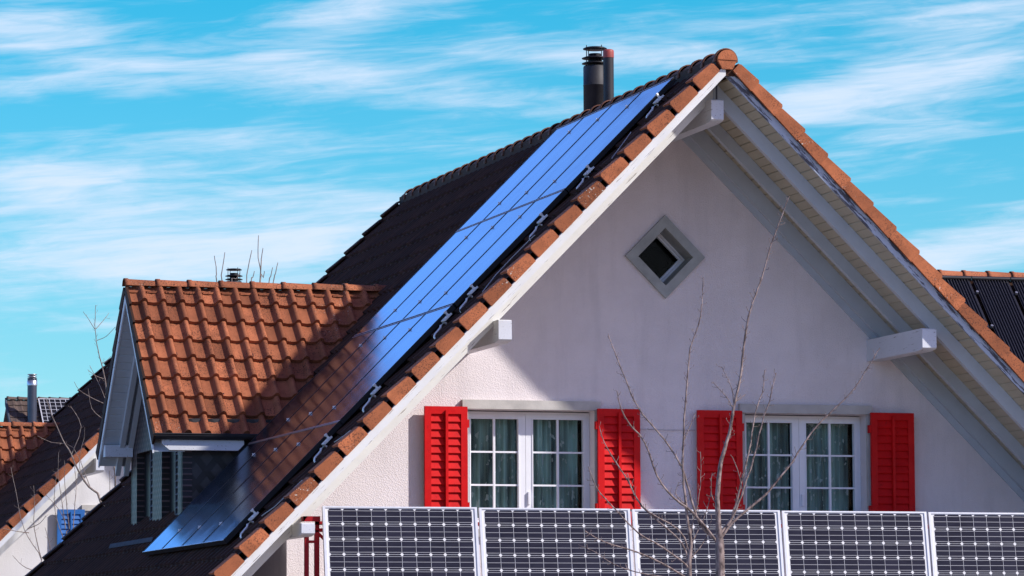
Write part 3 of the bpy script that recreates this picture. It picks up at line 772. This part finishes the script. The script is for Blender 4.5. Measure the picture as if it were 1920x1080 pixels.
bough(rel([(-2.90,-10,0),(-2.87,-10,1.5)]+T['trunk1'],t1),.055,.005,t1,M['bark'],.0,.035,.055,'trunk',[(0,.06),(3.0,.044),(3.38,.042),(3.55,.026),(3.95,.021),(4.4,.014),(5.2,.010),(6.6,.004)])
DT={'a1':.5,'a2':-.2,'b':-.4,'c':.3,'d':-.5,'tw1':0,'tw2':.1,'tw3':0,'tw4':0,'tw5':0}
for k,dp in DT.items():
    big=k in('a1','b','c','d','a2'); bough(rel(T[k],t1),.014 if big else .006,.004 if big else .003,t1,M['bark'],dp*.5,.036,.05)
bough(rel([(-3.19,-10,0),(-3.16,-10,1.5)]+T['trunk2'],t2),.036,.004,t2,M['bark'],.0,.04,.05,'trunk',[(0,.036),(3.05,.024),(3.4,.017),(3.8,.012),(4.6,.008),(5.8,.0035)])
for k,dp in {'e':.4,'f':-.3,'g':.1,'h':.2,'i':-.5,'j':.1,'k':0,'l':0,'m':.2,'n':.3}.items():
    big=k in('e','f','h','i'); bough(rel(T[k],t2),.011 if big else .006,.0035 if big else .0028,t2,M['bark'],dp*.5,.036,.05)
LT={'stem': [(-3.061, 19.0, 3.774), (-3.026, 19.0, 4.95), (-3.215, 19.0, 5.197), (-3.384, 19.0, 5.443), (-3.511, 19.0, 5.731), (-3.637, 19.0, 5.936), (-3.806, 19.0, 6.306), (-3.912, 19.0, 6.595)], 'up': [(-2.796, 19.0, 5.117), (-2.863, 19.0, 5.946), (-2.951, 19.0, 6.775), (-2.995, 19.0, 7.024), (-3.059, 19.0, 7.272), (-3.111, 19.0, 7.521), (-3.133, 19.0, 7.771), (-3.122, 19.0, 8.084)], 'u1': [(-3.133, 19.0, 7.696), (-3.23, 19.0, 7.852), (-3.323, 19.0, 7.975)], 'u2': [(-3.12, 19.0, 7.704), (-2.978, 19.0, 7.857), (-2.865, 19.0, 7.985)], 'u3': [(-3.102, 19.0, 7.521), (-2.956, 19.0, 7.587), (-2.822, 19.0, 7.735)], 'u4': [(-3.016, 19.0, 7.157), (-2.933, 19.0, 7.212), (-2.87, 19.0, 7.276)], 'u5': [(-2.994, 19.0, 6.916), (-3.141, 19.0, 6.959), (-3.276, 19.0, 7.04)], 'u6': [(-2.971, 19.0, 6.608), (-3.078, 19.0, 6.898), (-3.176, 19.0, 7.137)], 'u7': [(-2.992, 19.0, 6.525), (-3.181, 19.0, 6.605), (-3.391, 19.0, 6.727), (-3.476, 19.0, 6.85)], 'u8': [(-3.0, 19.0, 6.275), (-3.18, 19.0, 6.439), (-3.245, 19.0, 6.75)], 'v1': [(-3.5, 19.0, 5.7), (-3.347, 19.0, 6.154), (-3.515, 19.0, 6.476)], 'v2': [(-3.198, 19.0, 5.2), (-3.469, 19.0, 5.814), (-3.803, 19.0, 5.893), (-4.033, 19.0, 5.994)], 'v3': [(-3.299, 19.0, 5.279), (-3.385, 19.0, 5.608), (-3.324, 19.0, 5.94), (-3.321, 19.0, 6.127)], 'w1': [(-3.054, 22.0, 4.641), (-3.122, 22.0, 5.072), (-3.212, 22.0, 5.504), (-3.228, 22.0, 5.893)], 'w2': [(-2.989, 22.0, 4.641), (-3.057, 22.0, 5.116), (-3.103, 22.0, 5.505), (-3.127, 22.0, 5.764)], 'w3': [(-2.923, 22.0, 4.642), (-2.882, 22.0, 5.074), (-2.84, 22.0, 5.421), (-2.865, 22.0, 5.854)], 'w4': [(-3.097, 22.0, 4.511), (-3.208, 22.0, 4.77), (-3.275, 22.0, 5.158), (-3.256, 22.0, 5.547)], 'w5': [(-3.055, 22.0, 4.727), (-3.143, 22.0, 4.943), (-3.363, 22.0, 5.2)], 'w6': [(-3.614, 22.0, 3.735), (-3.443, 22.0, 4.122), (-3.662, 22.0, 4.509), (-3.773, 22.0, 4.852), (-3.841, 22.0, 5.283), (-3.909, 22.0, 5.67)], 'w7': [(-3.443, 22.0, 4.122), (-3.576, 22.0, 4.638), (-3.579, 22.0, 5.069), (-3.603, 22.0, 5.349)], 'w8': [(-3.663, 22.0, 4.573), (-3.88, 22.0, 4.593), (-4.139, 22.0, 4.635)], 'w9': [(-3.572, 22.0, 3.95), (-3.746, 22.0, 4.035), (-3.898, 22.0, 4.207)], 'w10': [(-3.291, 22.0, 4.209), (-3.336, 22.0, 4.424), (-3.411, 22.0, 4.661)], 'w11': [(-3.685, 22.0, 4.638), (-3.49, 22.0, 4.725), (-3.404, 22.0, 4.855)], 'x1': [(-2.88, 19.0, 5.117), (-2.902, 19.0, 5.323), (-2.944, 19.0, 5.447)], 'x2': [(-2.796, 19.0, 5.076), (-2.797, 19.0, 5.366), (-2.814, 19.0, 5.449)]}
t3=empty('bare_tree',(-3.0,19,0)); tag(t3,'tall leafless tree rising behind the dormer edge on the left','tree','bare trees behind the house')
bough(rel([(-3.0,19,0),(-3.02,19,2)]+LT['stem'],t3),.03,.005,t3,M['barkd'],.0,.11,.05,'trunk')
bough(rel([(-3.02,19,4.4)]+LT['up'],t3),.018,.004,t3,M['barkd'],.0,.06,.075)
for k in LT:
    if k[0] in 'uvx' and k!='up': bough(rel(LT[k],t3),.006,.0035,t3,M['barkd'],rnd.uniform(-.3,.3),.09,.07)
t4=empty('bare_tree',(-3.2,22,0)); tag(t4,'low leafless shrubby tree before the white neighbouring gable','tree','bare trees behind the house')
bough(rel([(-3.3,22,0),(-3.45,22,2.5),(-3.6,22,3.7)],t4),.03,.012,t4,M['barkd'],0,.2,.04,'trunk')
bough(rel([(-3.3,22,1.5),(-3.0,22,3.5),(-3.04,22,4.6)],t4),.022,.01,t4,M['barkd'],0,.2,.04)
for k in LT:
    if k[0]=='w': bough(rel(LT[k],t4),.009,.0035,t4,M['barkd'],rnd.uniform(-.4,.4),.08,.075)
TW=[[(-0.077,24.0,8.951),(-0.087,24.0,9.163),(-0.127,24.0,9.448)],[(0.017,24.0,8.953),(0.017,24.0,9.223),(0.059,24.0,9.514)],[(0.182,24.0,8.947),(0.257,24.0,9.055),(0.329,24.0,9.163)],[(0.444,24.0,8.963),(0.469,24.0,9.234),(0.537,24.0,9.561)],[(0.525,24.0,8.964),(0.552,24.0,9.081),(0.583,24.0,9.198)],[(0.682,24.0,8.968),(0.69,24.0,9.24),(0.65,24.0,9.432),(0.655,24.0,9.824)],[(0.69,24.0,9.046),(0.739,24.0,9.086),(0.759,24.0,9.202)],[(0.694,24.0,9.22),(0.709,24.0,9.434),(0.735,24.0,9.605)],[(0.832,24.0,8.952),(0.868,24.0,9.108),(0.907,24.0,9.27)],[(0.908,24.0,8.954),(0.957,24.0,9.168),(1.0,24.0,9.358)]]
t5=empty('bare_tree',(.5,24,0)); tag(t5,'leafless treetop whose thin twigs poke above the dormer ridge','tree','bare trees behind the house')
bough(rel([(.5,24,0),(.45,24,3),(.5,24,6.5)],t5),.09,.03,t5,M['barkd'],0,.3,.05,'trunk')
for p in TW:
    p=[(.5,24,6.2+rnd.uniform(-1,.2)),((p[0][0]+.5)/2,24,7.7)]+p
    bough(rel(p,t5),.016,.006,t5,M['barkd'],0,.25,.03)

# ================================================================== NEIGHBOURING HOUSES
# the house beyond, a twin of the first set back along the street
nb=empty('house',(.80,28.3,-.04)); tag(nb,'white neighbouring house with orange roof edge and blue shutter, lower left','house')
for k in list(house.children):
    nm=k.name.split('.')[0]
    if nm in('roof_slope','ridge_tiles','side_wall','back_wall','fascia2','balcony_railing','balcony_floor','attic_window','hanger_rod','interior','vent_pipe'): continue
    c=copy_tree(k,nb)
    def mats(o,f):
        for s in o.material_slots: s.link='OBJECT'; s.material=f
    if nm=='shutter':
        mats(c,M['blue']); [mats(q,M['blue']) for q in c.children]; c['label']='blue louvred shutter'
    if nm in('gable_wall','side_wall'): mats(c,M['whitestucco'])
    if nm in('fascia','rafter'): mats(c,M['wood'])
    if nm=='chimney_pipe': c.location=(.53,-1.2,-.10)
NS=slopes(nb,40); YBN=YF+.16+40*.2398
rear_walls(nb,YBN-.7,M['whitestucco'])
verge(nb,-1,YF,.20,NS[0]); verge(nb,1,YF,.20,NS[1],gap=0); verge(nb,-1,YBN-.04,-.20,NS[0],M['shadetile'])
mb=MB(); ridge_caps(mb,(XR+.01,YF+.03,9.035),(XR+.01,YBN,9.035),.42,.125,ang=98); mb.build('ridge_tiles',M['ridgetile'],nb)
for o in NS:
    if 'label' in o: o['label']='tiled left slope, painted shade-dark, without panels'
# distant house, ridge across the view, with metal flue and a lattice of cells on the roof
fh=empty('house',(4,62,0)); tag(fh,'distant grey-brown roofed house with a steel flue at far left','house')
def far_house():
    X0,X1,yr,zrg=-1.55,6.5,0,9.56; s=.9; half=4.2; c=1/math.sqrt(1+s*s)
    mb=MB()
    mb.prism([(X0+.35,-half+.3,0),(X0+.35,half-.3,0),(X0+.35,half-.3,zrg-.2-(half-.3)*s),(X0+.35,0,zrg-.2),(X0+.35,-half+.3,zrg-.2-(half-.3)*s)],(X1-X0-.7,0,0))
    mb.build('wall',M['whitestucco'],fh)
    mb=MB(); ye=-half; ze=zrg-.07-half*s
    tile_sheet(mb,(X0,ye,ze),(1,0,0),(0,c,c*s),(0,-s,1),40,22,.2,half/c/22,.015,.02)
    mb.prism([(X0+.01,-half,ze-.1),(X0+.01,0,zrg-.17),(X0+.01,0,zrg-.08),(X0+.01,-half,ze-.01)],(X1-X0,0,0))
    mb.prism([(X0+.01,.002,zrg-.17),(X0+.01,half,ze-.1),(X0+.01,half,ze-.01),(X0+.01,.002,zrg-.08)],(X1-X0,0,0))
    rf=mb.build('roof',M['greytile'],fh)
    mb=MB(); ridge_caps(mb,(X0,0,zrg-.07),(X1,0,zrg-.07),.28,.085,ang=85); mb.build('ridge_tiles',M['greytile'],rf)
    mb=MB(); mb.prism([(X0-.05,-half,ze-.14),(X0-.05,0,zrg-.2),(X0-.05,0,zrg-.02),(X0-.05,-half,ze+.04)],(.04,0,0)); mb.build('bargeboard',M['flash'],fh)
    xc=-1.0+.0; yc=-.75
    mb=MB(); mb.lathe(xc,yc,[(.125,zrg-1.6),(.125,10.02)]); mb.lathe(xc,yc,[(.16,8.86),(.22,8.80)],20)
    f=mb.build('chimney_pipe',M['flue2'],fh)
    mb=MB(); mb.lathe(xc,yc,[(.135,9.82),(.135,9.95),(.12,9.96)]); 
    mb.lathe(xc,yc,[(.08,9.95),(.08,10.12),(.0,10.121)])
    for z in (9.99,10.05,10.11): mb.lathe(xc,yc,[(.08,z+.012),(.125,z+.012),(.125,z-.008),(.08,z-.008)])
    mb.build('rain_cap',M['steel'],f)
M['flue2']=mat_simple('blue_grey_flue',(.06,.07,.10),.35,.5,.1,5)
far_house()
fp=empty('photovoltaic_module',(4-.74,62,9.56)); tag(fp,'small grid-patterned solar panel on the distant grey-brown roof','solar panel')
s=.9; c=1/math.sqrt(1+s*s)
mb=MB(); U=Vector((1,0,0)); V=Vector((0,-c,-c*s)); Nn=Vector((0,-c*s,c))
O=V*.14+Nn*.03
mb.obb(O,U*1.75,V*1.1,Nn*.04); mb.build('absorber',M['blackframe'],fp)
mb=MB()
for i in range(13): mb.obb(O+U*(i*1.735/12)+Nn*.041,U*(.03 if i in(0,12) else .014),V*1.1,Nn*.004)
for i in range(8): mb.obb(O+V*(i*1.085/7)+Nn*.046,U*1.75,V*(.028 if i in(0,7) else .012),Nn*.004)
mb.build('lattice',M['cellframe'],fp)
# neighbour on the right: ridge across the view, black pool-heating mats on the slope
rh=empty('house',(12,14.5,0)); tag(rh,'neighbouring house at right whose orange ridge tops black ribbed solar mats','house')
def right_house():
    X0,X1,zrg=-4.6,5.0,8.42; s=1.05; half=4.2; c=1/math.sqrt(1+s*s)
    mb=MB(); mb.prism([(X0+.4,-half+.4,0),(X0+.4,half-.4,0),(X0+.4,half-.4,zrg-.3-(half-.4)*s),(X0+.4,0,zrg-.3),(X0+.4,-half+.4,zrg-.3-(half-.4)*s)],(X1-X0-.8,0,0)); mb.build('wall',M['whitestucco'],rh)
    mb=MB(); ze=zrg-.06-half*s
    tile_sheet(mb,(X0,-half,ze),(1,0,0),(0,c,c*s),(0,-s,1),40,18,.24,half/c/18)
    mb.prism([(X0+.01,-half,ze-.12),(X0+.01,0,zrg-.18),(X0+.01,0,zrg-.08),(X0+.01,-half,ze-.02)],(X1-X0,0,0))
    mb.prism([(X0+.01,.002,zrg-.18),(X0+.01,half,ze-.12),(X0+.01,half,ze-.02),(X0+.01,.002,zrg-.08)],(X1-X0,0,0))
    rf=mb.build('roof',M['shadetile'],rh)
    mb=MB(); ridge_caps(mb,(X0-.05,0,zrg-.02),(X1,0,zrg-.02),.41,.105,ang=82,taper=.86); mb.build('ridge_tiles',M['tile'],rf)
right_house()
def mat_module(i,x0,name_l):
    o=empty('solar_mat',(12+x0,14.5,8.42)); s=1.05; c=1/math.sqrt(1+s*s)
    U=Vector((1,0,0)); V=Vector((0,-c,-c*s)); Nn=Vector((0,-c*s,c)); O=V*.17+Nn*.075
    mb=MB(); w=.60; n=12
    mb.obb(O,U*w,V*5.0,Nn*.012)
    for k in range(n):
        a=O+U*(.03+k*.048)+Nn*.02
        mb.tube([a,a+V*5.0],.0135,8,cap=False)
    mb.build('absorber',M['rubber'],o)
    mb=MB(); mb.tube([O+Nn*.03-U*.02,O+Nn*.03+U*(w+.02)],.035,10); mb.build('header_pipe',M['rubber'],o)
    for t_ in (.35,1.15,2.3,3.4):
        mb=MB(); mb.tube([O+U*(w+.025)+V*t_+Nn*.02,O+U*(w+.025)+V*t_+Nn*.065],.022,10); mb.build('clip',M['steel'],o)
    tag(o,name_l,'solar mat','black ribbed solar mats on the right neighbour roof')
for i,l in enumerate(['leftmost black ribbed solar mat, half hidden behind the tiled verge','second black ribbed solar mat beneath the orange ridge','third black ribbed solar mat, cut by the picture edge']):
    mat_module(i,-2.75+.66*i,l)
# ================================================================== GROUND
mb=MB(); mb.add([(-600,-600,0),(600,-600,0),(600,900,0),(-600,900,0)],[(0,1,2,3)])
g=mb.build('ground',M['ground'],None); tag(g,'grassy ground below the houses',None,None,'structure')

# ================================================================== SKY AND LIGHT
to_sun=Vector((1.40,-1.0,1.27)).normalized()
elev=math.asin(to_sun.z); az=math.atan2(to_sun.x,to_sun.y)
w=bpy.data.worlds.new('World'); S.world=w; w.use_nodes=True; t=w.node_tree; t.nodes.clear()
out=N(t,'ShaderNodeOutputWorld'); bg=N(t,'ShaderNodeBackground'); t.links.new(bg.outputs[0],out.inputs[0])
sky=N(t,'ShaderNodeTexSky'); sky.sky_type='NISHITA'; sky.sun_disc=False; sky.sun_elevation=elev; sky.sun_rotation=az; sky.air_density=1.0; sky.dust_density=.3; sky.ozone_density=1.0
gen=N(t,'ShaderNodeTexCoord').outputs['Generated']
sp=N(t,'ShaderNodeSeparateXYZ'); t.links.new(gen,sp.inputs[0])
def mth(op,a,b=None,c=None,clamp=False):
    n=N(t,'ShaderNodeMath',operation=op); n.use_clamp=clamp
    for i,v in enumerate((a,b,c)):
        if v is None: continue
        if isinstance(v,(int,float)): n.inputs[i].default_value=v
        else: t.links.new(v,n.inputs[i])
    return n.outputs[0]
AZ=mth('ARCTAN2',sp.outputs['X'],sp.outputs['Y']); EL=mth('ARCSINE',sp.outputs['Z'])
TINT=ramp(t,EL,[(0.0,(.95,1.25,1.55)),(.08,(.52,1.12,1.38)),(.168,(.14,1.10,1.38)),(.20,(1.35,2.5,4.3)),(.31,(2.1,3.0,4.6)),(.38,(1.2,.95,1.7)),(.9,(1.35,.90,1.35))])
# the half of the sky nearer the sun is milder in colour close to the horizon
side=mth('MULTIPLY_ADD',sp.outputs['X'],to_sun.x,mth('MULTIPLY',sp.outputs['Y'],to_sun.y))
sunward=mth('MULTIPLY',mth('ADD',side,.1),1.6,clamp=True)
low=mth('SUBTRACT',1.,mth('MULTIPLY',EL,1.1,clamp=True),clamp=True)
TINT=mix(t,mth('MULTIPLY',sunward,low),TINT,(1.0,.76,.84))
base=mix(t,1.0,sky.outputs[0],TINT,'MULTIPLY')
# high cirrus: streaks stretched along the horizon, gathered into bands
cmb=N(t,'ShaderNodeCombineXYZ')
t.links.new(mth('MULTIPLY',AZ,14.),cmb.inputs[0]); t.links.new(mth('MULTIPLY_ADD',EL,95.,mth('MULTIPLY',AZ,-6.)),cmb.inputs[1])
warp=N(t,'ShaderNodeTexNoise'); warp.inputs['Scale'].default_value=.9; warp.inputs['Detail'].default_value=3; t.links.new(cmb.outputs[0],warp.inputs['Vector'])
vm=N(t,'ShaderNodeVectorMath',operation='MULTIPLY_ADD'); t.links.new(warp.outputs['Color'],vm.inputs[0]); vm.inputs[1].default_value=(1.4,2.6,1); t.links.new(cmb.outputs[0],vm.inputs[2])
n1=N(t,'ShaderNodeTexNoise'); n1.inputs['Scale'].default_value=1.1; n1.inputs['Detail'].default_value=9; n1.inputs['Roughness'].default_value=.62; t.links.new(vm.outputs[0],n1.inputs['Vector'])
cm2=N(t,'ShaderNodeCombineXYZ'); t.links.new(mth('MULTIPLY',AZ,30.),cm2.inputs[0]); t.links.new(mth('MULTIPLY_ADD',EL,420.,mth('MULTIPLY',AZ,-40.)),cm2.inputs[1])
n2=N(t,'ShaderNodeTexNoise'); n2.inputs['Scale'].default_value=1.; n2.inputs['Detail'].default_value=6; n2.inputs['Roughness'].default_value=.6; t.links.new(cm2.outputs[0],n2.inputs['Vector'])
PATCH=[(0.167, 0.1611, 0.044, 0.0073, 0.1, 1), (0.179, 0.1531, 0.0347, 0.006, 0.15, 0.8), (0.2337, 0.1497, 0.044, 0.006, 0.02, 1), (0.2443, 0.1637, 0.0267, 0.0067, -0.25, 0.9), (0.279, 0.1424, 0.032, 0.0033, 0, 0.5), (0.1763, 0.1457, 0.056, 0.0047, 0, 0.8), (0.175, 0.1211, 0.0307, 0.0067, -0.05, 1), (0.203, 0.1317, 0.064, 0.0037, 0, 0.5), (0.215, 0.1104, 0.0747, 0.0105, 0, 1.4), (0.2443, 0.1134, 0.0347, 0.009, 0, 1.0), (0.1857, 0.0877, 0.0533, 0.0053, 0, 0.35), (0.185, 0.1011, 0.05, 0.008, 0, 1.1), (0.3723, 0.1424, 0.056, 0.0067, -0.18, 1.1), (0.399, 0.1517, 0.0293, 0.008, -0.25, 0.7), (0.4057, 0.1051, 0.04, 0.008, -0.15, 1.2), (0.4057, 0.1624, 0.04, 0.004, 0, 0.6), (0.3923, 0.1331, 0.0333, 0.004, -0.1, 0.5), (0.3257, 0.1531, 0.04, 0.0029, 0, 0.7), (0.3563, 0.1644, 0.04, 0.0021, 0, 0.5), (0.3083, 0.1517, 0.0213, 0.0033, 0.1, 0.4), (0.2857, 0.1531, 0.02, 0.0021, -0.1, 0.4), (0.3777, 0.1157, 0.0213, 0.0021, 0, 0.4)]
tot=None
for (a,e,sa,se,tl,wt) in PATCH:
    da=mth('SUBTRACT',AZ,a); de=mth('MULTIPLY_ADD',da,tl,mth('SUBTRACT',EL,e))
    x=mth('DIVIDE',da,sa*.8); y=mth('DIVIDE',de,se*.9)
    r=mth('ADD',mth('MULTIPLY',x,x),mth('MULTIPLY',y,y))
    g=mth('MULTIPLY',mth('EXPONENT',mth('MULTIPLY',r,-1.)),wt)
    tot=g if tot is None else mth('ADD',tot,g)
streak=mth('ADD',mth('MULTIPLY',n1.outputs['Fac'],1.0),mth('MULTIPLY_ADD',n2.outputs['Fac'],.42,.015))   # ~.72 mean
dens=mth('ADD',mth('MULTIPLY',mth('MINIMUM',tot,1.15),.62),mth('MULTIPLY',mth('SUBTRACT',streak,.72),2.1))
dens=mth('ADD',dens,-.06)
cloud=N(t,'ShaderNodeMapRange'); cloud.interpolation_type='SMOOTHSTEP'; t.links.new(dens,cloud.inputs[0]); cloud.inputs[1].default_value=-.12; cloud.inputs[2].default_value=1.1; cloud.inputs[4].default_value=.88
fade=mth('SUBTRACT',1.,mth('MULTIPLY',mth('SUBTRACT',EL,.17),6.,clamp=True),clamp=True)
cf=mth('MULTIPLY',cloud.outputs[0],fade)
CC=5.6
col=mix(t,cf,base,(7.2,8.1,9.8))
t.links.new(col,bg.inputs[0]); bg.inputs[1].default_value=.10
ld=bpy.data.lights.new('sun','SUN'); ld.energy=5.0; ld.angle=R(1.1); ld.color=(1.,.94,.88)
lo=bpy.data.objects.new('sun',ld); COL.objects.link(lo); lo.rotation_euler=to_sun.to_track_quat('Z','Y').to_euler(); lo.location=(30,-30,30)
# ================================================================== CAMERA
cam=bpy.data.cameras.new('camera'); co=bpy.data.objects.new('camera',cam); COL.objects.link(co)
cam.sensor_width=36; cam.lens=7500/1920*36; cam.clip_start=.5; cam.clip_end=3000
m=Matrix(((.95922276,-.02254113,-.28175096),(-.28261566,-.09229566,-.95478264),(-.00448251,.99547647,-.09490257))).to_4x4()
m.translation=Vector((-14.67769744,-43.5,2.3)); co.matrix_world=m
S.camera=co
S.view_settings.view_transform='Standard'; S.view_settings.look='None'; S.view_settings.exposure=.12; S.view_settings.gamma=1; S.view_settings.use_curve_mapping=False
S.cycles.max_bounces=8
